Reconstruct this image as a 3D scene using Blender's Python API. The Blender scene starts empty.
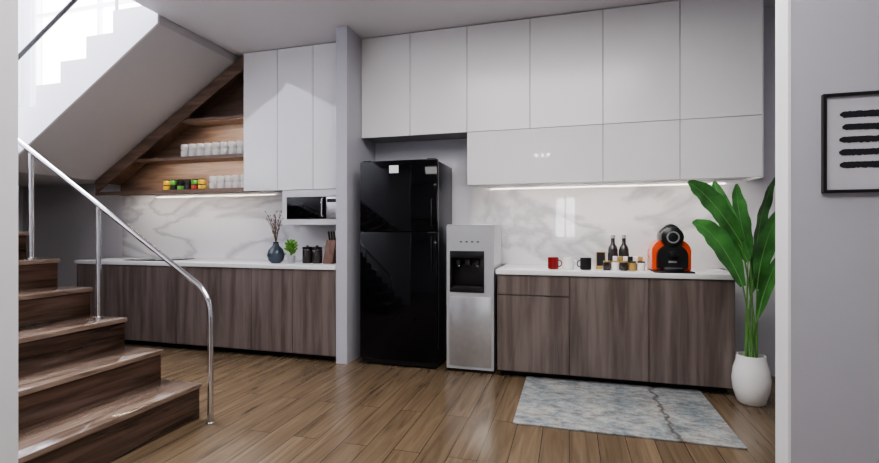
import bpy, bmesh, math, random
from mathutils import Vector, Matrix
random.seed(7)
S=bpy.context.scene
COL=S.collection

# ---------------------------------------------------------------- materials
def newmat(name):
    m=bpy.data.materials.new(name); m.use_nodes=True
    nt=m.node_tree; b=nt.nodes["Principled BSDF"]
    return m,nt,b
def mat(name,col,rough=.5,metal=0,coat=0,emit=None,es=0,var=.04,scale=6,bump=0,trans=0,ior=None):
    m,nt,b=newmat(name)
    b.inputs['Roughness'].default_value=rough
    b.inputs['Metallic'].default_value=metal
    b.inputs['Coat Weight'].default_value=coat
    b.inputs['Coat Roughness'].default_value=.03
    b.inputs['Transmission Weight'].default_value=trans
    if ior: b.inputs['IOR'].default_value=ior
    g=nt.nodes.new('ShaderNodeNewGeometry')
    n=nt.nodes.new('ShaderNodeTexNoise'); n.inputs['Scale'].default_value=scale; n.inputs['Detail'].default_value=4
    nt.links.new(g.outputs['Position'],n.inputs['Vector'])
    r=nt.nodes.new('ShaderNodeValToRGB')
    r.color_ramp.elements[0].position=.3; r.color_ramp.elements[1].position=.7
    r.color_ramp.elements[0].color=[max(0,c*(1-var)) for c in col]+[1]
    r.color_ramp.elements[1].color=[min(1,c*(1+var)) for c in col]+[1]
    nt.links.new(n.outputs['Fac'],r.inputs['Fac']); nt.links.new(r.outputs['Color'],b.inputs['Base Color'])
    if bump:
        bp=nt.nodes.new('ShaderNodeBump'); bp.inputs['Strength'].default_value=bump; bp.inputs['Distance'].default_value=.01
        nt.links.new(n.outputs['Fac'],bp.inputs['Height']); nt.links.new(bp.outputs['Normal'],b.inputs['Normal'])
    if emit:
        b.inputs['Emission Color'].default_value=list(emit)+[1]; b.inputs['Emission Strength'].default_value=es
    return m
def grain_nodes(nt,scl,noise_scale,detail=6,dist=.6):
    g=nt.nodes.new('ShaderNodeNewGeometry')
    mp=nt.nodes.new('ShaderNodeMapping'); mp.inputs['Scale'].default_value=scl
    nt.links.new(g.outputs['Position'],mp.inputs['Vector'])
    n=nt.nodes.new('ShaderNodeTexNoise'); n.inputs['Scale'].default_value=noise_scale
    n.inputs['Detail'].default_value=detail; n.inputs['Distortion'].default_value=dist
    nt.links.new(mp.outputs['Vector'],n.inputs['Vector'])
    return g,mp,n
def wood(name,dark,light,scl=(14,14,1.0),rough=.35,coat=0,ring=.10,freq=26):
    m,nt,b=newmat(name)
    g,mp,n=grain_nodes(nt,scl,2.2)
    mp2=nt.nodes.new('ShaderNodeMapping'); mp2.inputs['Scale'].default_value=tuple(s/5 for s in scl)
    nt.links.new(g.outputs['Position'],mp2.inputs['Vector'])
    w=nt.nodes.new('ShaderNodeTexNoise'); w.inputs['Scale'].default_value=1.3; w.inputs['Detail'].default_value=1
    nt.links.new(mp2.outputs['Vector'],w.inputs['Vector'])
    mu=nt.nodes.new('ShaderNodeMath'); mu.operation='MULTIPLY'; mu.inputs[1].default_value=freq
    nt.links.new(w.outputs['Fac'],mu.inputs[0])
    si=nt.nodes.new('ShaderNodeMath'); si.operation='SINE'; nt.links.new(mu.outputs[0],si.inputs[0])
    ma=nt.nodes.new('ShaderNodeMath'); ma.operation='MULTIPLY_ADD'; ma.inputs[1].default_value=ring
    nt.links.new(si.outputs[0],ma.inputs[0]); nt.links.new(n.outputs['Fac'],ma.inputs[2])
    r=nt.nodes.new('ShaderNodeValToRGB')
    r.color_ramp.elements[0].position=.28; r.color_ramp.elements[1].position=.72
    r.color_ramp.elements[0].color=list(dark)+[1]; r.color_ramp.elements[1].color=list(light)+[1]
    nt.links.new(ma.outputs[0],r.inputs['Fac']); nt.links.new(r.outputs['Color'],b.inputs['Base Color'])
    b.inputs['Roughness'].default_value=rough; b.inputs['Coat Weight'].default_value=coat; b.inputs['Coat Roughness'].default_value=.06
    return m
def marble(name,base,vein,scale=1.2,rough=.12,amt=.5,lo=.0,hi=.05,ior=1.5):
    m,nt,b=newmat(name)
    g=nt.nodes.new('ShaderNodeNewGeometry')
    mp=nt.nodes.new('ShaderNodeMapping'); mp.inputs['Rotation'].default_value=(0,.6,0); mp.inputs['Scale'].default_value=(1.0,1,2.2)
    nt.links.new(g.outputs['Position'],mp.inputs['Vector'])
    n=nt.nodes.new('ShaderNodeTexNoise'); n.inputs['Scale'].default_value=scale; n.inputs['Detail'].default_value=7; n.inputs['Distortion'].default_value=.8
    nt.links.new(mp.outputs['Vector'],n.inputs['Vector'])
    su=nt.nodes.new('ShaderNodeMath'); su.operation='SUBTRACT'; su.inputs[1].default_value=.5; nt.links.new(n.outputs['Fac'],su.inputs[0])
    ab=nt.nodes.new('ShaderNodeMath'); ab.operation='ABSOLUTE'; nt.links.new(su.outputs[0],ab.inputs[0])
    r=nt.nodes.new('ShaderNodeValToRGB'); r.color_ramp.elements[0].position=lo; r.color_ramp.elements[1].position=hi
    mix=[base[i]*(1-amt)+vein[i]*amt for i in range(3)]
    r.color_ramp.elements[0].color=mix+[1]; r.color_ramp.elements[1].color=list(base)+[1]
    nt.links.new(ab.outputs[0],r.inputs['Fac']); nt.links.new(r.outputs['Color'],b.inputs['Base Color'])
    b.inputs['Roughness'].default_value=rough; b.inputs['IOR'].default_value=ior
    return m

M={}
M['wall']=mat('wall_paint',(.60,.60,.65),.6,var=.015)
M['part']=mat('partition_paint',(.50,.50,.56),.5,var=.01)
M['wallw']=mat('jamb_white_paint',(.84,.84,.87),.5,var=.01)
M['walls']=mat('wall_stair_paint',(.60,.60,.64),.5,var=.01)
M['wallg']=mat('wall_grey_paint',(.47,.47,.53),.6,var=.015)
M['ceil']=mat('ceiling_paint',(.68,.68,.71),.45,var=.01)
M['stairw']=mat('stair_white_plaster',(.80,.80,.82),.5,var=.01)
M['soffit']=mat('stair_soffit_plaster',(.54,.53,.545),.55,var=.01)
M['satin']=mat('white_lacquer_upper',(.82,.82,.84),.24,var=.005,ior=1.5)
M['gloss']=mat('white_gloss_lacquer',(.82,.82,.84),.05,coat=.8,var=.005)
M['carc']=mat('cabinet_carcass_grey',(.30,.30,.32),.5)
M['walnut']=wood('greybrown_oak_veneer',(.108,.084,.076),(.198,.161,.148),(13,13,.9),.32,ring=.14,freq=34)
M['shelfwood']=wood('shelf_walnut',(.12,.078,.058),(.25,.17,.13),(1.2,10,12),.4)
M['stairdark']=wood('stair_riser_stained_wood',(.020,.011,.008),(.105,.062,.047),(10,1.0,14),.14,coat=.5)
M['tread']=wood('stair_tread_wood_painted_sheen',(.12,.080,.062),(.32,.235,.19),(16,2.0,14),.14,coat=.8)  # lighter than the risers: window reflection put into the tread colour
M['counter']=mat('quartz_white',(.80,.80,.82),.18,var=.02,scale=30)
M['marble']=marble('backsplash_marble',(.66,.66,.68),(.28,.28,.32),.75,.03,.55,0,.05,ior=1.75)
M['black']=mat('fridge_black_gloss',(.004,.004,.006),.05,ior=1.36)
M['blackside']=mat('fridge_side_dark',(.055,.055,.068),.3,metal=.5)
M['chrome']=mat('chrome',(.75,.76,.78),.12,metal=1)
M['steel']=mat('brushed_steel',(.54,.55,.57),.32,metal=.8,var=.05,scale=20)
M['silver']=mat('silver_plastic',(.52,.53,.56),.28,metal=.4)
M['darkp']=mat('black_plastic',(.012,.012,.014),.3)
M['darkm']=mat('black_matte',(.02,.02,.022),.7)
M['toe']=mat('toe_kick_dark',(.03,.028,.028),.6)
M['white']=mat('white_ceramic',(.86,.86,.86),.2)
M['mwhite']=mat('microwave_white_enamel',(.70,.70,.73),.25)
M['orange']=mat('orange_red_plastic',(.80,.09,.02),.2,coat=.5)
M['red']=mat('red_ceramic',(.22,.012,.012),.2,coat=.5)
M['leaf']=mat('leaf_green',(.055,.20,.045),.36,var=.5,scale=7)
M['rib']=mat('leaf_midrib',(.17,.36,.11),.4,var=.2)
M['stem']=mat('stem_green',(.12,.28,.07),.45,var=.2)
M['herb']=mat('herb_green',(.12,.32,.04),.5,var=.4,scale=40)
M['soil']=mat('soil',(.03,.02,.014),.9,var=.4,scale=60,bump=.6)
M['twig']=mat('twig_brown',(.10,.05,.03),.7)
M['bluegrey']=mat('vase_slate',(.04,.055,.08),.25,coat=.3)
M['board']=wood('cutting_board_wood',(.10,.035,.015),(.24,.10,.05),(12,12,1.5),.4)
M['gold']=mat('gold_label',(.55,.38,.14),.35,metal=.5)
M['paper']=mat('paper_white',(.85,.85,.85),.6)
M['ink']=mat('ink_black',(.015,.015,.02),.5)
M['yellow']=mat('jar_yellow',(.75,.50,.04),.4)
M['green']=mat('jar_green',(.12,.42,.06),.4)
M['jred']=mat('jar_red',(.45,.04,.03),.4)
M['glassdark']=mat('smoked_glass',(.03,.025,.025),.08,coat=.5)
M['led']=mat('led_strip',(1,1,1),.5,emit=(1,.92,.82),es=38)
M['ledw']=mat('led_strip_warm',(1,1,1),.5,emit=(1,.86,.70),es=60)
M['fill']=mat('fill_diffuser',(1,1,1),.5,emit=(1,.98,.95),es=1.6)  # glowing face of the added ceiling fill panels
M['bulb']=mat('spot_bulb',(1,1,1),.5,emit=(1,.97,.92),es=25)
M['frame']=mat('window_frame_white',(.85,.85,.86),.4)
M['framedark']=mat('picture_frame_black',(.012,.012,.013),.4)

def m_floor():
    m,nt,b=newmat('oak_plank_floor')
    g=nt.nodes.new('ShaderNodeNewGeometry')
    sp=nt.nodes.new('ShaderNodeSeparateXYZ'); nt.links.new(g.outputs['Position'],sp.inputs[0])
    cb=nt.nodes.new('ShaderNodeCombineXYZ'); nt.links.new(sp.outputs['Y'],cb.inputs['X']); nt.links.new(sp.outputs['X'],cb.inputs['Y'])
    br=nt.nodes.new('ShaderNodeTexBrick'); nt.links.new(cb.outputs[0],br.inputs['Vector'])
    br.inputs['Scale'].default_value=1; br.inputs['Brick Width'].default_value=1.5; br.inputs['Row Height'].default_value=.16
    br.inputs['Mortar Size'].default_value=.0022; br.inputs['Mortar Smooth'].default_value=.2; br.offset=.37
    br.inputs['Color1'].default_value=(0,0,0,1); br.inputs['Color2'].default_value=(1,1,1,1); br.inputs['Mortar'].default_value=(0,0,0,1)
    off=nt.nodes.new('ShaderNodeVectorMath'); off.operation='MULTIPLY_ADD'
    off.inputs[1].default_value=(7,9,3); nt.links.new(br.outputs['Color'],off.inputs[0]); nt.links.new(g.outputs['Position'],off.inputs[2])
    mp=nt.nodes.new('ShaderNodeMapping'); mp.inputs['Scale'].default_value=(12,.9,1); nt.links.new(off.outputs[0],mp.inputs['Vector'])
    n=nt.nodes.new('ShaderNodeTexNoise'); n.inputs['Scale'].default_value=1.6; n.inputs['Detail'].default_value=5; n.inputs['Distortion'].default_value=1.0
    nt.links.new(mp.outputs[0],n.inputs['Vector'])
    r=nt.nodes.new('ShaderNodeValToRGB'); r.color_ramp.elements[0].position=.25; r.color_ramp.elements[1].position=.75
    r.color_ramp.elements[0].color=(.102,.070,.044,1); r.color_ramp.elements[1].color=(.228,.166,.108,1)
    nt.links.new(n.outputs['Fac'],r.inputs['Fac'])
    hs=nt.nodes.new('ShaderNodeMixRGB'); hs.blend_type='MULTIPLY'; hs.inputs['Fac'].default_value=1
    r2=nt.nodes.new('ShaderNodeValToRGB'); r2.color_ramp.elements[0].color=(.84,.83,.82,1); r2.color_ramp.elements[1].color=(1.05,1.04,1.02,1)
    nt.links.new(br.outputs['Color'],r2.inputs['Fac'])
    nt.links.new(r.outputs['Color'],hs.inputs['Color1']); nt.links.new(r2.outputs['Color'],hs.inputs['Color2'])
    mo=nt.nodes.new('ShaderNodeMixRGB'); mo.inputs['Color2'].default_value=(.045,.032,.022,1)
    nt.links.new(br.outputs['Fac'],mo.inputs['Fac']); nt.links.new(hs.outputs['Color'],mo.inputs['Color1'])
    nt.links.new(mo.outputs['Color'],b.inputs['Base Color'])
    b.inputs['Roughness'].default_value=.2; b.inputs['IOR'].default_value=1.55
    return m
M['floor']=m_floor()
def m_rug():
    m,nt,b=newmat('rug_distressed')
    g,mp,n=grain_nodes(nt,(1,1,1),4.2,13,.2)
    n.inputs['Roughness'].default_value=.85
    n2=nt.nodes.new('ShaderNodeTexNoise'); n2.inputs['Scale'].default_value=16; n2.inputs['Detail'].default_value=10; n2.inputs['Roughness'].default_value=.85
    mpx=nt.nodes.new('ShaderNodeMapping'); mpx.inputs['Scale'].default_value=(.7,1.4,1); nt.links.new(g.outputs['Position'],mpx.inputs['Vector'])
    nt.links.new(mpx.outputs[0],n2.inputs['Vector'])
    r=nt.nodes.new('ShaderNodeValToRGB'); e=r.color_ramp.elements
    e[0].position=.36; e[0].color=(.16,.19,.21,1); e[1].position=.66; e[1].color=(.46,.44,.42,1)
    x=e.new(.46); x.color=(.26,.30,.325,1); x=e.new(.53); x.color=(.38,.39,.39,1)
    nt.links.new(n.outputs['Fac'],r.inputs['Fac'])
    r2=nt.nodes.new('ShaderNodeValToRGB'); r2.color_ramp.elements[0].position=.42; r2.color_ramp.elements[1].position=.54
    r2.color_ramp.elements[0].color=(.56,.51,.48,1); r2.color_ramp.elements[1].color=(1,1,1,1)
    nt.links.new(n2.outputs['Fac'],r2.inputs['Fac'])
    mx=nt.nodes.new('ShaderNodeMixRGB'); mx.blend_type='MULTIPLY'; mx.inputs['Fac'].default_value=1
    nt.links.new(r.outputs['Color'],mx.inputs['Color1']); nt.links.new(r2.outputs['Color'],mx.inputs['Color2'])
    sp=nt.nodes.new('ShaderNodeSeparateXYZ'); nt.links.new(g.outputs['Position'],sp.inputs[0])
    n3=nt.nodes.new('ShaderNodeTexNoise'); n3.inputs['Scale'].default_value=5; n3.inputs['Detail'].default_value=9; n3.inputs['Roughness'].default_value=.7
    nt.links.new(g.outputs['Position'],n3.inputs['Vector'])
    a=nt.nodes.new('ShaderNodeMath'); a.operation='MULTIPLY_ADD'; a.inputs[1].default_value=.22; nt.links.new(n3.outputs['Fac'],a.inputs[0]); nt.links.new(sp.outputs['X'],a.inputs[2])
    s=nt.nodes.new('ShaderNodeMath'); s.operation='SUBTRACT'; s.inputs[1].default_value=.72; nt.links.new(a.outputs[0],s.inputs[0])
    ab=nt.nodes.new('ShaderNodeMath'); ab.operation='ABSOLUTE'; nt.links.new(s.outputs[0],ab.inputs[0])
    mr=nt.nodes.new('ShaderNodeMapRange'); mr.inputs['From Min'].default_value=.004; mr.inputs['From Max'].default_value=.022; mr.inputs['To Min'].default_value=.85; mr.inputs['To Max'].default_value=0
    nt.links.new(ab.outputs[0],mr.inputs['Value'])
    m2=nt.nodes.new('ShaderNodeMixRGB'); m2.inputs['Color2'].default_value=(.07,.058,.052,1)
    nt.links.new(mr.outputs[0],m2.inputs['Fac']); nt.links.new(mx.outputs['Color'],m2.inputs['Color1'])
    nt.links.new(m2.outputs['Color'],b.inputs['Base Color']); b.inputs['Roughness'].default_value=.9
    bp=nt.nodes.new('ShaderNodeBump'); bp.inputs['Strength'].default_value=.3; bp.inputs['Distance'].default_value=.004
    nt.links.new(n2.outputs['Fac'],bp.inputs['Height']); nt.links.new(bp.outputs['Normal'],b.inputs['Normal'])
    return m
M['rug']=m_rug()
def m_glass():
    m,nt,b=newmat('window_glass')
    for x in list(nt.nodes):
        if x.type!='OUTPUT_MATERIAL': nt.nodes.remove(x)
    o=[x for x in nt.nodes][0]
    t=nt.nodes.new('ShaderNodeBsdfTransparent'); gl=nt.nodes.new('ShaderNodeBsdfGlossy'); gl.inputs['Roughness'].default_value=.02
    mx=nt.nodes.new('ShaderNodeMixShader'); mx.inputs['Fac'].default_value=.06
    nt.links.new(t.outputs[0],mx.inputs[1]); nt.links.new(gl.outputs[0],mx.inputs[2]); nt.links.new(mx.outputs[0],o.inputs['Surface'])
    return m
M['glass']=m_glass()

# ---------------------------------------------------------------- mesh helpers
def finish(name,bm,m,smooth=False):
    me=bpy.data.meshes.new(name)
    bmesh.ops.recalc_face_normals(bm,faces=bm.faces)
    xs=[v.co for v in bm.verts]
    c=Vector([(min(v[i] for v in xs)+max(v[i] for v in xs))/2 for i in range(3)])
    bmesh.ops.translate(bm,verts=bm.verts,vec=-c)
    bm.to_mesh(me); bm.free()
    o=bpy.data.objects.new(name,me); o.location=c; COL.objects.link(o)
    for mm in (m if isinstance(m,(list,tuple)) else [m]): me.materials.append(M[mm] if isinstance(mm,str) else mm)
    if smooth:
        for p in me.polygons: p.use_smooth=True
        try: me.set_sharp_from_angle(angle=math.radians(40))
        except Exception: pass
    return o
def addbox(bm,x0,x1,y0,y1,z0,z1,bev=0,seg=2,mi=0):
    r=bmesh.ops.create_cube(bm,size=1); vs=r['verts']
    for v in vs:
        v.co=Vector(((x0+x1)/2+v.co.x*(x1-x0),(y0+y1)/2+v.co.y*(y1-y0),(z0+z1)/2+v.co.z*(z1-z0)))
    fs=set(f for v in vs for f in v.link_faces)
    for f in fs: f.material_index=mi
    if bev:
        es=list({e for v in vs for e in v.link_edges})
        rr=bmesh.ops.bevel(bm,geom=es,offset=bev,segments=seg,profile=.5,affect='EDGES')
        for f in rr['faces']: f.material_index=mi
def box(name,x0,x1,y0,y1,z0,z1,m,bev=0,seg=2):
    bm=bmesh.new(); addbox(bm,x0,x1,y0,y1,z0,z1,bev,seg); return finish(name,bm,m,smooth=bev>0)
def boxes(name,lst,m,bev=0):
    bm=bmesh.new()
    for b in lst: addbox(bm,*b[:6],bev,2,b[6] if len(b)>6 else 0)
    return finish(name,bm,m,smooth=bev>0)
def prism(name,poly,y0,y1,m,bev=0):   # polygon in XZ extruded over Y
    bm=bmesh.new()
    a=[bm.verts.new((p[0],y0,p[1])) for p in poly]; b=[bm.verts.new((p[0],y1,p[1])) for p in poly]
    bm.faces.new(a); bm.faces.new(b[::-1]); n=len(poly)
    for i in range(n): bm.faces.new((a[i],b[i],b[(i+1)%n],a[(i+1)%n]))
    if bev: bmesh.ops.bevel(bm,geom=list(bm.edges),offset=bev,segments=2,affect='EDGES')
    return finish(name,bm,m,bev>0)
def addlathe(bm,prof,c,seg=32,mi=0,axis='Z',sc=(1,1)):
    rings=[]
    def P(r,z,t):
        x,y=r*math.cos(t)*sc[0],r*math.sin(t)*sc[1]
        if axis=='Z': v=(x,y,z)
        elif axis=='Y': v=(x,z,y)
        else: v=(z,x,y)
        return Vector(v)+Vector(c)
    for r,z in prof:
        if r<1e-6: rings.append([bm.verts.new(P(0,z,0))])
        else: rings.append([bm.verts.new(P(r,z,2*math.pi*i/seg)) for i in range(seg)])
    for a,b in zip(rings,rings[1:]):
        if len(a)==1 and len(b)==1: continue
        for i in range(seg):
            j=(i+1)%seg
            if len(a)==1: f=bm.faces.new((a[0],b[i],b[j]))
            elif len(b)==1: f=bm.faces.new((a[i],a[j],b[0]))
            else: f=bm.faces.new((a[i],a[j],b[j],b[i]))
            f.material_index=mi
def lathe(name,prof,c,m,seg=32,axis='Z',sc=(1,1)):
    bm=bmesh.new(); addlathe(bm,prof,c,seg,0,axis,sc); return finish(name,bm,m,True)
def addtube(bm,pts,r,seg=12,mi=0,cap=True):
    pts=[Vector(p) for p in pts]; n=len(pts)
    rad=r if isinstance(r,(list,tuple)) else [r]*n
    t0=(pts[1]-pts[0]).normalized()
    up=Vector((0,0,1)) if abs(t0.z)<.9 else Vector((0,1,0))
    nrm=t0.cross(up).normalized(); rings=[]
    for i,p in enumerate(pts):
        t=((pts[min(i+1,n-1)]-pts[i]).normalized()+(pts[i]-pts[max(i-1,0)]).normalized()).normalized()
        nrm=(nrm-t*nrm.dot(t)).normalized(); bi=t.cross(nrm)
        rings.append([bm.verts.new(p+(nrm*math.cos(2*math.pi*k/seg)+bi*math.sin(2*math.pi*k/seg))*rad[i]) for k in range(seg)])
    for a,b in zip(rings,rings[1:]):
        for k in range(seg):
            j=(k+1)%seg; f=bm.faces.new((a[k],a[j],b[j],b[k])); f.material_index=mi
    if cap:
        f=bm.faces.new(rings[0][::-1]); f.material_index=mi; f=bm.faces.new(rings[-1]); f.material_index=mi
def tube(name,pts,r,m,seg=14):
    bm=bmesh.new(); addtube(bm,pts,r,seg); return finish(name,bm,m,True)
def bez(p0,p1,p2,n=10):
    p0,p1,p2=Vector(p0),Vector(p1),Vector(p2)
    return [p0*(1-t)**2+p1*2*t*(1-t)+p2*t*t for t in [i/n for i in range(n+1)]]
def group(name,parts,loc=None):
    if loc is None:
        loc=sum((p.location for p in parts),Vector())/len(parts)
    e=bpy.data.objects.new(name,None); e.location=loc; e.empty_display_size=.1; COL.objects.link(e)
    for p in parts:
        p.parent=e; p.matrix_parent_inverse=Matrix.Translation(-Vector(loc))
    return e

# ---------------------------------------------------------------- room shell
H=3.14
XR=2.2; XL=-7.2; YB=4.55
YW=YB-.004      # cabinets stop just short of the wall
box('floor',XL-.2,3.2,-2.8,YB+.15,-.1,0,'floor')
boxes('wall_back',[(XL-.2,XR+.2,YB,YB+.15,0,2.75),
                   (-3.60,XR+.2,YB,YB+.15,2.75,6.0),(XL-.2,-7.05,YB,YB+.15,2.75,6.0),
                   (-7.05,-3.60,YB,YB+.15,5.6,6.0)],'wall')
box('wall_left',XL-.2,XL,1.05,YB,0,6.0,'wall')
box('wall_stair',XL,-2.0,1.05,1.25,0,H,'walls')
box('wall_stair_upper',XL,-3.48,1.05,1.25,H,6.0,'wall')
box('wall_right_kitchen',XR,XR+.2,2.42,YB,0,H,'wall')
box('wall_right',.905,3.0,2.30,2.42,0,H,'wallg')
box('trim_jamb',.894,.9049,2.298,2.422,0,H,'wallw')
box('wall_side',3.0,3.2,-2.6,2.42,0,H,'wall')
box('wall_front_left',-4.2,-4.0,-2.6,1.05,0,H,'wall')
WX0,WX1,WZ0,WZ1=-.36,.16,1.06,2.10
boxes('wall_rear',[(-4.2,WX0,-2.8,-2.6,0,H),(WX1,3.2,-2.8,-2.6,0,H),(WX0,WX1,-2.8,-2.6,0,WZ0),(WX0,WX1,-2.8,-2.6,WZ1,H)],'wall')
boxes('ceiling',[(-3.48,XR+.2,1.05,YB,H,3.44),(-4.2,3.2,-2.8,1.05,H,3.44),(XR+.2,3.2,1.05,2.42,H,3.44)],'ceil')
box('wall_upstairs',-3.46,-3.3,1.25,YB,3.44,6.0,'wall')
boxes('ceiling_stairwell',[(XL,-3.3,1.25,1.9,6.0,6.1),(XL,-3.3,3.9,YB+.15,6.0,6.1),(XL,-6.6,1.9,3.9,6.0,6.1),(-4.1,-3.3,1.9,3.9,6.0,6.1)],'ceil')  # unseen roof, centre left open for the added overhead daylight
def window(name,x0,x1,y,z0,z1,nx,nz,w=.05):
    L=[(x0,x0+w,y,y+.06,z0,z1),(x1-w,x1,y,y+.06,z0,z1),(x0+w,x1-w,y,y+.06,z0,z0+w),(x0+w,x1-w,y,y+.06,z1-w,z1)]
    for i in range(1,nx):
        x=x0+(x1-x0)*i/nx; L.append((x-w*.4,x+w*.4,y+.005,y+.055,z0+w,z1-w))
    for i in range(1,nz):
        z=z0+(z1-z0)*i/nz; L.append((x0+w,x1-w,y+.01,y+.05,z-w*.4,z+w*.4))
    f=boxes('frame',L,'frame'); g=box('pane',x0+w,x1-w,y+.027,y+.033,z0+w,z1-w,'glass')
    return group(name,[f,g])
window('window_1',-7.05,-3.60,YB+.04,2.75,5.6,3,2)
window('window_2',WX0,WX1,-2.66,WZ0,WZ1,2,2,.04)

# ---------------------------------------------------------------- stairs
parts=[]
RIS=.2; TR=.316; X0=-2.35; YA=1.262; YF=2.51
rs=[];ts=[]
for n in range(1,10):
    xr=X0-TR*(n-1); z=.03+RIS*n
    rs.append((xr-TR,xr,YA,YF,0 if n<3 else z-.55,z-.03))
    ts.append((xr-TR,xr+.012,YA,YF+.012,z-.03,z))
parts.append(boxes('risers',rs,'stairdark'))
parts.append(boxes('treads',ts,'tread',.004))
X9=X0-TR*9
YN=3.27
parts.append(box('landing_lower',XL+.012,X9,YA,YN-.03,1.84,2.04,'stairw'))
group('wooden_staircase',parts)
nose=lambda k:(-5.23+(2.04+.2*k-2.477)/.62,2.04+.2*k)
poly=[(-5.44,1.84),(XL+.012,1.84),(XL+.012,2.04),(nose(1)[0],2.04)]
for k in range(1,8):
    x,z=nose(k); poly.append((x,z)); poly.append((nose(k+1)[0] if k<7 else -3.49,z))
poly+=[(-3.49,3.065)]
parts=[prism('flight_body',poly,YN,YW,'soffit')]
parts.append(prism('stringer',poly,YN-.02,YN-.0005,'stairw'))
group('upper_staircase',parts)

bm=bmesh.new()
pts=[Vector((-5.2,2.47,2.688)),Vector((-2.345,2.47,.90))]+bez((-2.345,2.47,.90),(-2.225,2.47,.83),(-2.225,2.47,.68),8)[1:]+[Vector((-2.225,2.47,.0))]
addtube(bm,pts,.018,16)
r1=finish('handrail',bm,'chrome',True)
ps=[r1]
def railz(x): return .90+(-2.345-x)*.6263
for n,x in ((3,-3.17),(5,-3.82),(8,-4.75)):
    ztop=railz(x); z0=.03+RIS*n
    ps.append(tube('post_%d'%n,[(x,2.47,z0),(x,2.47,ztop-.015)],.016,'chrome'))
    ps.append(lathe('flange_%d'%n,[(0,0),(.028,0),(.028,.005),(.02,.008),(0,.008)],(x,2.47,z0),'chrome',20))
ps.append(lathe('floor_flange',[(.019,0),(.026,0),(.026,.005),(.019,.008)],(-2.225,2.47,0),'chrome',24))
group('stair_railing',ps)
ur=[tube('handrail',[(-6.0,3.33,2.56),(-3.75,3.33,3.96)],.02,'darkp')]
ur.append(tube('post_1',[(-5.75,3.33,2.041),(-5.75,3.33,2.70)],.015,'steel'))
ur.append(tube('post_2',[(-4.05,3.33,3.241),(-4.05,3.33,3.76)],.015,'steel'))
group('upper_railing',ur)

# ---------------------------------------------------------------- partition
box('wall_partition',-2.10,-1.987,3.90,YB,0,H,'part')

# ---------------------------------------------------------------- cabinets
G=.0022
def doors_row(xs,z0,z1,yf,m,th=.02,k=0):
    o=[]
    for i,(a,b) in enumerate(zip(xs,xs[1:])):
        o.append(box('door_leaf_%d'%(k+i+1),a+G,b-G,yf,yf+th,z0+G,z1-G,m,.0015,1))
    return o
YU=4.2
ux=[-1.983,-1.475,-.916,-.341,.275,.874,1.466]
p=[boxes('carcass',[(ux[0],ux[-1],YU+.021,YW,2.165,H-.01),(ux[2],ux[-1],YU+.021,YW,1.69,2.165),(ux[2],ux[-1],YU+.0205,YU+.0235,1.663,1.69)],'carc')]  # last box is an added lip blocking LED light at the door gaps
p+=doors_row(ux,2.15,H-.005,YU,'satin')
p+=doors_row([ux[2],ux[4],ux[5],ux[6]],1.66,2.15,YU,'gloss',k=6)
p.append(box('bottom_panel',ux[2],ux[-1],YU+.024,YW,1.678,1.689,'mwhite'))
p.append(box('end_panel',ux[-1]+.0005,ux[-1]+.012,YU+.02,YW,1.66,H-.01,'satin'))
p.append(box('led_strip',-.80,1.40,YU+.026,YU+.044,1.671,1.6775,'led'))
group('upper_cabinet',p)
lx=[-3.360,-2.941,-2.522,-2.103]
p=[boxes('carcass',[(lx[0],lx[-1],YU+.021,YW,1.69,H-.01)],'carc')]
p+=doors_row(lx,1.66,H-.005,YU,'gloss')
p.append(box('bottom_panel',lx[0],lx[-1],YU+.021,YW,1.678,1.689,'mwhite'))
group('upper_cabinet',p)

SL=(3.10-1.84)/(5.44-3.40)
def sof(x): return 1.84+(x+5.44)*SL-.006
XE=-3.364
bd=.15
p=[prism('back_panel',[(-5.44,1.70),(XE,1.70),(XE,sof(XE)-.022),(-5.44,sof(-5.44)-.022)],YW-.025,YW,'shelfwood')]
p.append(prism('diagonal_fascia',[(-5.44,1.66),(-5.44,sof(-5.44)),(XE,sof(XE)),(XE,sof(XE)-bd),(-5.40,sof(-5.40)-bd),(-5.40,1.66)],YU,YU+.02,'shelfwood'))
p.append(prism('sloped_liner',[(-5.44,sof(-5.44)-.02),(-5.44,sof(-5.44)),(XE,sof(XE)),(XE,sof(XE)-.02)],YU+.021,YW,'shelfwood'))
p.append(box('bottom_board',-5.40,XE,YU+.021,YW,1.68,1.70,'shelfwood'))
p.append(box('bottom_lip',-5.40,XE,YU,YU+.02,1.66,1.70,'shelfwood'))
p.append(box('led_strip_3',-5.2,XE-.05,YU+.024,YU+.042,1.673,1.679,'led'))
def shelf(n,z):
    xl=-5.44+(z+bd-1.84)/SL-.10
    a=box('shelf_%d'%n,xl,XE,YU+.041,YW-.026,z-.022,z,'shelfwood')
    b=box('shelf_lip_%d'%n,xl,XE,YU+.021,YU+.04,z-.036,z,'shelfwood')
    c=box('led_strip_%d'%n,xl+.1,XE-.04,YU+.044,YU+.064,z-.028,z-.0225,'ledw')
    return [a,b,c]
p+=shelf(1,2.07); p+=shelf(2,2.49)
group('open_shelf_unit',p)

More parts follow.
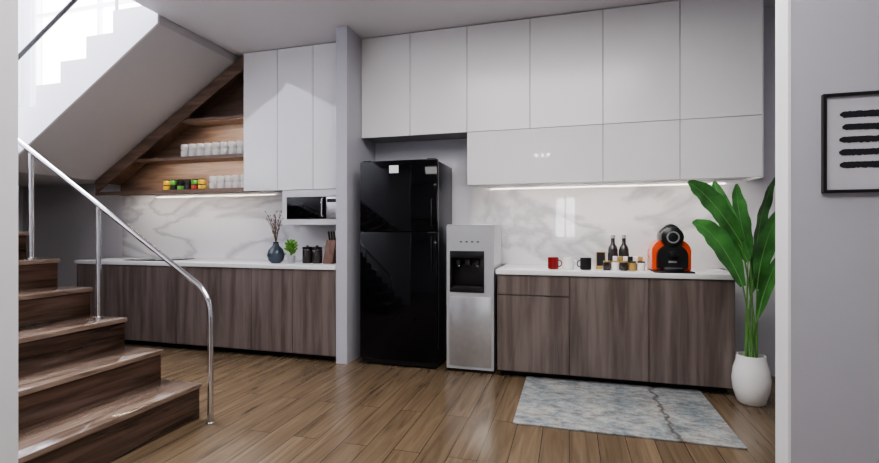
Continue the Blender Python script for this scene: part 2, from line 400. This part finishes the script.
CZ=.91
def base(xs,x_end,cx0,cx1,spec):
    p=[box('carcass',xs,x_end,3.92,YW,.06,CZ-.0405,'walnut')]
    p.append(box('toe_kick',xs+.03,x_end-.02,4.02,YW,0,.0595,'toe'))
    for i,(a,b,z0,z1) in enumerate(spec):
        p.append(box('front_%d'%(i+1),a+.0025,b-.0025,3.9,3.919,z0+.002,z1-.002,'walnut',.0015,1))
    p.append(box('worktop',cx0,cx1,3.885,YW,CZ-.04,CZ,'counter',.003))
    return p
n=7; a=-5.33; b=-2.103; w=(b-a)/n
group('base_cabinet',base(a,b,a-.01,b,[(a+i*w,a+(i+1)*w,.06,CZ-.045) for i in range(n)]))
group('base_cabinet',base(-.591,1.185,-.60,1.235,[(-.591,0,.70,CZ-.045),(-.591,0,.06,.695),(0,.592,.06,CZ-.045),(.592,1.185,.06,CZ-.045)]))
box('backsplash',-5.42,-2.103,YB-.02,YB-.0045,CZ+.001,1.676,'marble')
box('backsplash',-.95,1.30,YB-.02,YB-.0045,CZ+.001,1.676,'marble')

p=[box('glass_top',-4.75,-4.2,3.98,4.42,CZ+.0005,CZ+.008,'black',.003)]
for i,(x,y) in enumerate(((-4.62,4.1),(-4.33,4.1),(-4.62,4.3),(-4.33,4.3))):
    p.append(lathe('ring_%d'%i,[(.06,0),(.075,0),(.075,.002),(.06,.002),(.06,0)],(x,y,CZ+.0085),'steel',28))
group('cooktop',p)

# ---------------------------------------------------------------- microwave
mx0,mx1,mz0,mz1,my=-2.86,-2.104,1.30,1.654,4.17
p=[box('housing',mx0,mx1,my+.03,YB-.03,mz0,mz1,'mwhite',.004)]
p.append(boxes('front_frame',[(mx0,mx1,my,my+.029,mz1-.07,mz1),(mx0,mx1,my,my+.029,mz0,mz0+.055),(mx0,mx0+.05,my,my+.029,mz0+.055,mz1-.07),(mx1-.05,mx1,my,my+.029,mz0+.055,mz1-.07)],'mwhite'))
p.append(box('door_glass',mx0+.055,-2.37,my-.004,my+.028,mz0+.06,mz1-.075,'black',.004))
p.append(box('control_panel',-2.355,mx1-.055,my+.002,my+.028,mz0+.06,mz1-.075,'steel',.003))
p.append(box('display',-2.345,-2.20,my-.001,my+.0015,mz1-.13,mz1-.095,'darkp'))
p.append(tube('handle',[(-2.39,my-.004,mz0+.08),(-2.39,my-.03,mz0+.09),(-2.39,my-.03,mz1-.10),(-2.39,my-.004,mz1-.09)],.007,'chrome'))
group('microwave_oven',p)

# ---------------------------------------------------------------- fridge
fx0,fx1,fy=-1.87,-1.128,3.93
p=[box('body',fx0+.005,fx1-.005,fy+.065,YB-.05,.03,1.865,'blackside',.008)]
p.append(box('upper_door',fx0,fx1,fy,fy+.06,1.231,1.875,'black',.006,2))
p.append(box('lower_door',fx0,fx1,fy,fy+.06,.06,1.226,'black',.006,2))
p.append(box('label',-1.58,-1.49,fy-.0015,fy-.0002,1.76,1.83,'paper'))
for nme,z0,z1 in (('upper_handle',1.27,1.52),('lower_handle',.86,1.19)):
    p.append(tube(nme,[(fx1-.045,fy+.002,z0),(fx1-.045,fy-.025,z0+.015),(fx1-.045,fy-.025,z1-.015),(fx1-.045,fy+.002,z1)],.007,'darkp'))
p.append(boxes('hinge_caps',[(fx0+.02,fx0+.10,fy+.02,fy+.12,1.876,1.884),(fx1-.10,fx1-.02,fy+.02,fy+.12,1.876,1.884)],'darkp',.002))
p.append(boxes('feet',[(fx0+.04,fx0+.09,fy+.08,fy+.13,0,.03),(fx1-.09,fx1-.04,fy+.08,fy+.13,0,.03),(fx0+.04,fx0+.09,4.40,4.45,0,.03),(fx1-.09,fx1-.04,4.40,4.45,0,.03)],'darkp'))
p.append(box('base_grille',fx0+.01,fx1-.01,fy+.03,fy+.064,.015,.058,'darkp'))
group('refrigerator',p)

# ---------------------------------------------------------------- water dispenser
wx0,wx1,wy,wz=-1.045,-.625,3.95,1.28
cz0,cz1=.70,1.06
cxa,cxb=wx0+.03,wx1-.085
p=[boxes('housing',[(wx0,wx1,wy+.13,4.40,.03,wz),(wx0,wx1,wy,wy+.13,.03,cz0),(wx0,wx1,wy,wy+.13,cz1,wz),(wx0,cxa,wy,wy+.13,cz0,cz1),(cxb,wx1,wy,wy+.13,cz0,cz1)],'silver')]
p.append(boxes('niche',[(cxa,cxb,wy+.10,wy+.129,cz0,cz1),(cxa,cxa+.012,wy-.006,wy+.10,cz0,cz1),(cxb-.012,cxb,wy-.006,wy+.10,cz0,cz1),(cxa+.012,cxb-.012,wy-.006,wy+.10,cz1-.06,cz1),(cxa+.012,cxb-.012,wy-.006,wy+.10,cz0,cz0+.035)],'darkp',.002))
p.append(boxes('taps',[(cxa+.05,cxa+.085,wy+.03,wy+.10,.935,.985),(cxb-.085,cxb-.05,wy+.03,wy+.10,.935,.985),(cxa+.13,cxb-.13,wy+.03,wy+.10,.935,.985)],'darkm',.004))
p.append(boxes('tap_tips',[(cxa+.06,cxa+.075,wy+.05,wy+.065,.915,.934),(cxb-.075,cxb-.06,wy+.05,wy+.065,.915,.934)],'chrome',.002))
p.append(box('drip_tray',cxa+.02,cxb-.02,wy-.012,wy+.09,.736,.746,'darkm',.002))
p.append(boxes('control_buttons',[(wx0+.12+i*.05,wx0+.14+i*.05,wy-.003,wy-.0002,1.135,1.145) for i in range(4)],'darkp'))
p.append(box('lower_panel',wx0+.025,wx1-.025,wy-.006,wy-.0003,.06,.66,'steel',.002))
p.append(box('top_cap',wx0+.005,wx1-.005,wy+.005,4.395,wz+.0005,wz+.012,'silver',.004))
p.append(box('plinth',wx0+.01,wx1-.01,wy+.02,4.39,0,.0295,'darkp'))
group('water_dispenser',p)

# ---------------------------------------------------------------- rug
bm=bmesh.new(); addbox(bm,-.35,.962,2.975,3.97,.0005,.012,.003,2)
finish('area_rug',bm,'rug',True)

# ---------------------------------------------------------------- picture
fx,fX,fz,fZ=1.014,1.43,1.39,1.80
yf=2.30
L=[(fx,fx+.012,yf-.02,yf-.0003,fz,fZ),(fX-.012,fX,yf-.02,yf-.0003,fz,fZ),(fx+.012,fX-.012,yf-.02,yf-.0003,fz,fz+.012),(fx+.012,fX-.012,yf-.02,yf-.0003,fZ-.012,fZ)]
p=[boxes('frame',L,'framedark'),box('mat_board',fx+.012,fX-.012,yf-.008,yf-.0005,fz+.012,fZ-.012,mat('matboard',(.56,.56,.62),.5))]
bm=bmesh.new()
rr=random.Random(3)
for i in range(5):
    zc=1.712-i*.052; N=60; top=[];bot=[]
    xa=1.080+rr.uniform(-.008,.008); xb=1.35+rr.uniform(-.02,.02); tl=rr.uniform(-.004,.004)
    for k in range(N+1):
        t=k/N; x=xa+(xb-xa)*t; e=min(1,14*t+.35,14*(1-t)+.35)
        top.append(bm.verts.new((x,yf-.0095,zc+tl*t+(.0135+rr.uniform(-.0015,.0015))*e)))
        bot.append(bm.verts.new((x,yf-.0095,zc+tl*t-(.012+rr.uniform(-.0025,.002))*e)))
    for k in range(N): bm.faces.new((top[k],top[k+1],bot[k+1],bot[k]))
p.append(finish('brush_strokes',bm,'ink'))
group('framed_picture',p)

# ---------------------------------------------------------------- potted plant
px,py=1.252,3.80
p=[lathe('pot',[(0,0),(.074,0),(.088,.01),(.115,.10),(.121,.17),(.112,.25),(.094,.31),(.090,.345),(.080,.345),(.086,.30),(.0,.298)],(px,py,0.0005),'white',40)]
p.append(lathe('soil',[(0,.3),(.082,.3),(.082,.31),(0,.318)],(px,py,0),'soil',24))
def addleaf(bm,base,tip,w,face=(0,-1,0),sag=.10,fold=.25,side_sag=0,N=16):
    base,tip=Vector(base),Vector(tip)
    mid=(base+tip)/2+Vector((side_sag,0,sag))
    cl=bez(base,mid,tip,N); rows=[]
    for i,c in enumerate(cl):
        t=i/N; tan=(cl[min(i+1,N)]-cl[max(i-1,0)]).normalized()
        side=tan.cross(Vector(face)).normalized(); nn=side.cross(tan).normalized()
        if nn.dot(Vector(face))<0: nn=-nn
        ww=w*(math.sin(math.pi*min(1,t*.96+.03))**.62)*.5+.001
        row=[]
        for s in (-1,-.66,-.33,0,.33,.66,1):
            rip=.05*w*math.sin(t*24+s*3)*abs(s)
            row.append(bm.verts.new(c+side*ww*s+nn*(fold*ww*abs(s)**1.3+rip)))
        rows.append(row)
    for a,b in zip(rows,rows[1:]):
        for k in range(6): bm.faces.new((a[k],a[k+1],b[k+1],b[k]))
    return cl
leaves=[((1.170,3.74,1.150),(.800,3.62,1.580),.160,(.35,-1,.2),.13,-.02),
        ((1.246,3.84,1.010),(1.050,3.92,1.610),.125,(-.4,-1,.1),.03,-.05),
        ((1.157,3.66,.850),(.825,3.60,1.290),.165,(.1,-1,.5),.19,.0),
        ((1.271,3.88,1.040),(1.212,3.98,1.590),.130,(.35,-1,.1),.0,-.03),
        ((1.263,3.74,1.010),(1.350,3.66,1.605),.105,(.7,-1,.1),.0,-.06),
        ((1.255,3.70,.830),(1.368,3.60,1.400),.120,(.2,-1,.35),.03,-.05),
        ((1.268,3.72,.630),(1.385,3.64,1.090),.080,(.0,-1,.4),.03,-.03),
        ((1.285,3.90,.780),(1.390,3.98,1.310),.090,(-.3,-1,.1),.0,.02)]
bml=bmesh.new(); bms=bmesh.new(); bmr=bmesh.new()
for i,(B,T,w,fc,sg,sd) in enumerate(leaves):
    cl=addleaf(bml,B,T,w,fc,sag=sg,side_sag=sd,fold=.22)
    ang=i*2.4; s=(px+.035*math.cos(ang),py+.035*math.sin(ang),.312)
    addtube(bms,bez(s,(px+.03*math.cos(ang)+(B[0]-px)*.2,py+(B[1]-py)*.3,(B[2]+.31)/2),B,8),[.0085-.0005*k for k in range(9)],8)
    addtube(bmr,cl,[.0045-.00025*k for k in range(len(cl))],6)
p.append(finish('leaves',bml,'leaf',True)); p.append(finish('stems',bms,'stem',True)); p.append(finish('midribs',bmr,'rib',True))
group('potted_plant',p)

# ---------------------------------------------------------------- mugs etc
def mug(name,x,y,z,m,r=.046,h=.100,ang=0):
    bm=bmesh.new()
    addlathe(bm,[(0,0),(r*.85,0),(r,.006),(r,h),(r-.004,h),(r-.005,.01),(0,.008)],(x,y,z),24)
    pts=[(x+math.cos(ang)*(r-.002+.026*math.sin(t)),y+math.sin(ang)*(r-.002+.026*math.sin(t)),z+h*.5-.028*math.cos(t)) for t in [math.pi*i/8 for i in range(9)]]
    addtube(bm,pts,.005,8)
    return finish(name,bm,m,True)
mug('coffee_mug',-.135,4.06,CZ,'red',ang=0)
mug('coffee_mug',-.012,4.06,CZ,'white',ang=0)
mug('coffee_mug',.130,4.06,CZ,'darkp',ang=3.3)
group('counter_sign',[box('board',.215,.295,4.16,4.175,CZ,CZ+.15,'gold',.003),box('face',.223,.287,4.157,4.1595,CZ+.03,CZ+.142,'ink')])
def bottle(x,y,h,m,capm):
    b=lathe('glass',[(0,0),(.038,0),(.041,.006),(.041,h*.55),(.034,h*.64),(.017,h*.74),(.016,h*.90),(0,h*.90)],(x,y,CZ),m,24)
    c=lathe('cap',[(0,0),(.018,0),(.018,h*.09),(0,h*.1)],(x,y,CZ+h*.902),capm,16)
    l=lathe('label',[(.0415,h*.18),(.0418,h*.18),(.0418,h*.45),(.0415,h*.45)],(x,y,CZ),'darkm',24)
    group('syrup_bottle',[b,c,l])
bottle(.365,4.32,.29,'glassdark','steel'); bottle(.455,4.32,.29,'glassdark','steel')
def jar(name,x,y,z,m,lid,h=.078,r=.029):
    a=lathe('body',[(0,0),(r,0),(r*1.05,.004),(r*1.05,h*.8),(r*.9,h*.86),(0,h*.86)],(x,y,z),m,20)
    b=lathe('lid',[(0,h*.862),(r*.98,h*.862),(r*.98,h),(0,h)],(x,y,z),lid,20)
    return group(name,[a,b])
for i,(m1,m2) in enumerate((('glassdark','gold'),('white','gold'),('glassdark','gold'),('gold','darkp'),('white','darkp'))):
    jar('coffee_jar',.295+i*.066,4.06,CZ,m1,m2)
p=[box('tray',.345,.60,4.15,4.225,CZ,CZ+.05,'board',.003)]
for i in range(6):
    p.append(box('sachet_%d'%i,.355+i*.04,.388+i*.04,4.165,4.21,CZ+.051,CZ+.11,('paper','gold','paper','darkp','paper','gold')[i],.002))
group('sachet_tray',p)

# ---------------------------------------------------------------- coffee machine
cx,cy=.775,4.09; z=CZ; hw=.142
arch=[(cx-hw,z+.012)]+[(cx-hw*math.cos(t),z+.165+.105*math.sin(t)) for t in [math.pi*i/14 for i in range(15)]]+[(cx+hw,z+.012)]
p=[prism('shell',arch,cy-.07,cy+.16,'orange',.006)]
arch2=[(cx-hw*.78,z+.03)]+[(cx-hw*.78*math.cos(t),z+.13+.09*math.sin(t)) for t in [math.pi*i/14 for i in range(15)]]+[(cx+hw*.78,z+.03)]
p.append(prism('front_panel',arch2,cy-.115,cy-.0705,'darkp',.004))
p.append(lathe('head',[(0,-.13),(.056,-.13),(.080,-.115),(.086,-.06),(.086,.06),(.075,.09),(0,.09)],(cx,cy,z+.275),'darkp',36,'Y'))
p.append(lathe('head_ring',[(.036,-.136),(.047,-.136),(.047,-.131),(.036,-.131),(.036,-.136)],(cx,cy,z+.275),'steel',36,'Y'))
p.append(tube('lever',bez((cx-.075,cy-.03,z+.31),(cx,cy-.055,z+.43),(cx+.075,cy-.03,z+.31),10),.010,'darkp'))
p.append(box('spout',cx-.03,cx+.03,cy-.16,cy-.116,z+.125,z+.165,'darkp',.006))
p.append(box('base',cx-hw,cx+hw,cy-.19,cy+.16,z,z+.0115,'darkp',.003))
p.append(box('drip_tray',cx-.07,cx+.07,cy-.18,cy-.118,z+.012,z+.035,'darkp',.006))
p.append(box('drip_grid',cx-.06,cx+.06,cy-.175,cy-.122,z+.0355,z+.038,'steel'))
p.append(box('logo_plate',cx-.03,cx+.03,cy-.1175,cy-.1155,z+.075,z+.09,'steel',.0005))
group('capsule_coffee_machine',p)

# ---------------------------------------------------------------- left counter items
vx,vy=-2.86,4.06
v=[lathe('vase_body',[(0,0),(.045,0),(.075,.03),(.088,.085),(.07,.14),(.035,.175),(.026,.20),(.030,.215),(.022,.215),(.02,.19),(0,.18)],(vx,vy,CZ),'bluegrey',32)]
bm=bmesh.new(); rr=random.Random(5)
for i in range(12):
    a=rr.uniform(0,6.28); sp=rr.uniform(.03,.10); h=rr.uniform(.20,.32)
    e=Vector((vx+math.cos(a)*sp-.02,vy-.02+math.sin(a)*sp*.3,CZ+.20+h)); s=Vector((vx,vy,CZ+.19))
    pts=bez(s,(vx+math.cos(a)*sp*.3,vy+math.sin(a)*sp*.2,CZ+.2+h*.6),e,6)
    addtube(bm,pts,[.003-.0002*k for k in range(7)],5)
    for k in (2,3,4,5,6):
        q=pts[k]; d=Vector((rr.uniform(-.025,.025),rr.uniform(-.015,.015),.025))
        addtube(bm,[q,q+d],.0014,4)
        addlathe(bm,[(0,-.009),(.006,0),(0,.010)],q+d,6)
v.append(finish('twigs',bm,'twig',True)); group('twig_vase',v)
hx,hy=-2.69,4.07
v=[lathe('pot',[(0,0),(.035,0),(.045,.08),(.041,.08),(.039,.07),(0,.068)],(hx,hy,CZ),'silver',24)]
bm=bmesh.new()
for i in range(90):
    a=rr.uniform(0,6.28); rad=min(.050,abs(rr.gauss(0,.030))); c=Vector((hx+math.cos(a)*rad,hy+math.sin(a)*rad,CZ+.09+rr.uniform(0,.13)))
    addleaf(bm,c,c+Vector((math.cos(a)*.02,math.sin(a)*.02,rr.uniform(.01,.03))),.022,(math.cos(a)*.3,-.6,.7),.004,.1,0,6)
    if i%3==0: addtube(bm,[(hx,hy,CZ+.07),c],.0015,4)
v.append(finish('foliage',bm,'herb',True)); group('potted_herb',v)
for x in (-2.555,-2.445):
    a=lathe('glass',[(0,0),(.048,0),(.05,.006),(.05,.13),(.046,.14),(0,.14)],(x,4.15,CZ),'glassdark',24)
    b=lathe('lid',[(0,.141),(.05,.141),(.05,.165),(.012,.168),(.012,.18),(0,.18)],(x,4.15,CZ),'darkp',24)
    group('storage_jar',[a,b])
bm=bmesh.new(); addbox(bm,-2.46,-2.27,-.009,.009,0,.25,.006); addbox(bm,-2.387,-2.343,-.008,.008,.245,.32,.006)
bmesh.ops.rotate(bm,verts=bm.verts,cent=(0,0,0),matrix=Matrix.Rotation(-.22,3,'X'))
bmesh.ops.translate(bm,verts=bm.verts,vec=(0,4.40,CZ+.002))
finish('cutting_board',bm,'board',True)
bm=bmesh.new(); prof=[(4.12,CZ),(4.23,CZ),(4.28,CZ+.20),(4.20,CZ+.235)]
a=[bm.verts.new((-2.37,*q)) for q in prof]; b=[bm.verts.new((-2.26,*q)) for q in prof]
bm.faces.new(a); bm.faces.new(b[::-1])
for i in range(4): bm.faces.new((a[i],b[i],b[(i+1)%4],a[(i+1)%4]))
bmesh.ops.bevel(bm,geom=list(bm.edges),offset=.004,segments=2,affect='EDGES')
p=[finish('block',bm,'board',True)]
for i in range(3):
    x=-2.345+i*.03
    p.append(tube('knife_handle_%d'%i,[(x,4.225,CZ+.23),(x,4.20,CZ+.32)],.009,'darkp',8))
group('knife_block',p)

# ---------------------------------------------------------------- crockery on shelves
def cups(name,xs,y,z,levels,m='white',r=.048,h=.072):
    bm=bmesh.new()
    for x in xs:
        for l in range(levels):
            zz=z+l*(h+.0015)
            for yy in (y,y+.12):
                addlathe(bm,[(0,0),(r*.7,0),(r,.018),(r,h),(r-.004,h),(r-.005,.01),(0,.008)],(x,yy,zz),18)
                addtube(bm,[(x+.7*(r-.002+.018*math.sin(t)),yy-.7*(r-.002+.018*math.sin(t)),zz+h*.5-.017*math.cos(t)) for t in [math.pi*i/6 for i in range(7)]],.004,6)
    return finish(name,bm,m,True)
cups('stacked_cups',[-4.22+.108*i for i in range(8)],4.30,2.0705,2)
cups('stacked_cups',[-3.83+.104*i for i in range(5)],4.30,1.7005,2)
bm=bmesh.new()
for i in range(6):
    x=-4.48+i*.098
    for l in range(2):
        mi=(0,1,3,0,1,0,3,1,2,3,0,3)[(i*2+l*5)%12]
        addlathe(bm,[(0,0),(.036,0),(.038,.004),(.038,.045),(.034,.05),(0,.05)],(x,4.30,1.7005+l*.062),18,mi)
        addlathe(bm,[(0,.0505),(.037,.0505),(.037,.061),(0,.061)],(x,4.30,1.7005+l*.062),18,3)
finish('spice_jars',bm,['yellow','green','jred','darkp'],True)

# ---------------------------------------------------------------- spot rail and added fill lights
def ceiling_fill(x,y,sx,sy,e,tint=(1,.97,.935)):  # added unseen panels that brighten the kitchen and front room
    f=boxes('housing',[(x-sx/2-.02,x+sx/2+.02,y-sy/2-.02,y-sy/2,H-.05,H-.0005),(x-sx/2-.02,x+sx/2+.02,y+sy/2,y+sy/2+.02,H-.05,H-.0005),
        (x-sx/2-.02,x-sx/2,y-sy/2,y+sy/2,H-.05,H-.0005),(x+sx/2,x+sx/2+.02,y-sy/2,y+sy/2,H-.05,H-.0005)],'frame')
    d=box('diffuser',x-sx/2,x+sx/2,y-sy/2,y+sy/2,H-.04,H-.03,'fill')
    l=bpy.data.lights.new('fill_light','AREA'); l.shape='RECTANGLE'; l.size=sx; l.size_y=sy; l.energy=e; l.color=tint
    lo=bpy.data.objects.new('fill_light',l); lo.location=(x,y,H-.045); COL.objects.link(lo)
    group('ceiling_fill',[f,d,lo])
ceiling_fill(-.3,2.3,2.2,1.0,38)
ceiling_fill(-.3,.6,2.2,1.0,48)
p=[box('rail',-.80,-.38,-2.30,-2.26,H-.03,H-.0005,'frame')]
for i in range(3):
    x=-.72+i*.13
    p.append(tube('spot_body_%d'%i,[(x,-2.28,H-.031),(x,-2.28,H-.16)],.028,'frame'))
    p.append(lathe('bulb_%d'%i,[(0,0),(.026,0),(.024,-.05),(0,-.06)],(x,-2.28,H-.161),'bulb',16))
group('spot_lamp_rail',p)
sk=bpy.data.lights.new('stairwell_fill','AREA'); sk.shape='RECTANGLE'; sk.size=2.4; sk.size_y=1.9; sk.energy=260; sk.color=(.96,.97,1)  # added fill from above that brightens the stairwell, an invented roof light
so=bpy.data.objects.new('stairwell_fill',sk); so.location=(-5.35,2.9,6.05); COL.objects.link(so)

w=bpy.data.worlds.new('sky'); S.world=w; w.use_nodes=True
bg=w.node_tree.nodes['Background']; bg.inputs['Color'].default_value=(.95,.97,1,1); bg.inputs['Strength'].default_value=7.5

cam=bpy.data.cameras.new('camera'); cam.sensor_width=36; cam.lens=463/879*36; cam.clip_start=.05
co=bpy.data.objects.new('camera',cam); co.location=(0,0,1.23); co.rotation_euler=(math.radians(90),0,math.radians(15.7)); COL.objects.link(co)
S.camera=co
S.view_settings.view_transform='AgX'
S.view_settings.look='AgX - Medium High Contrast'
S.view_settings.exposure=0.3
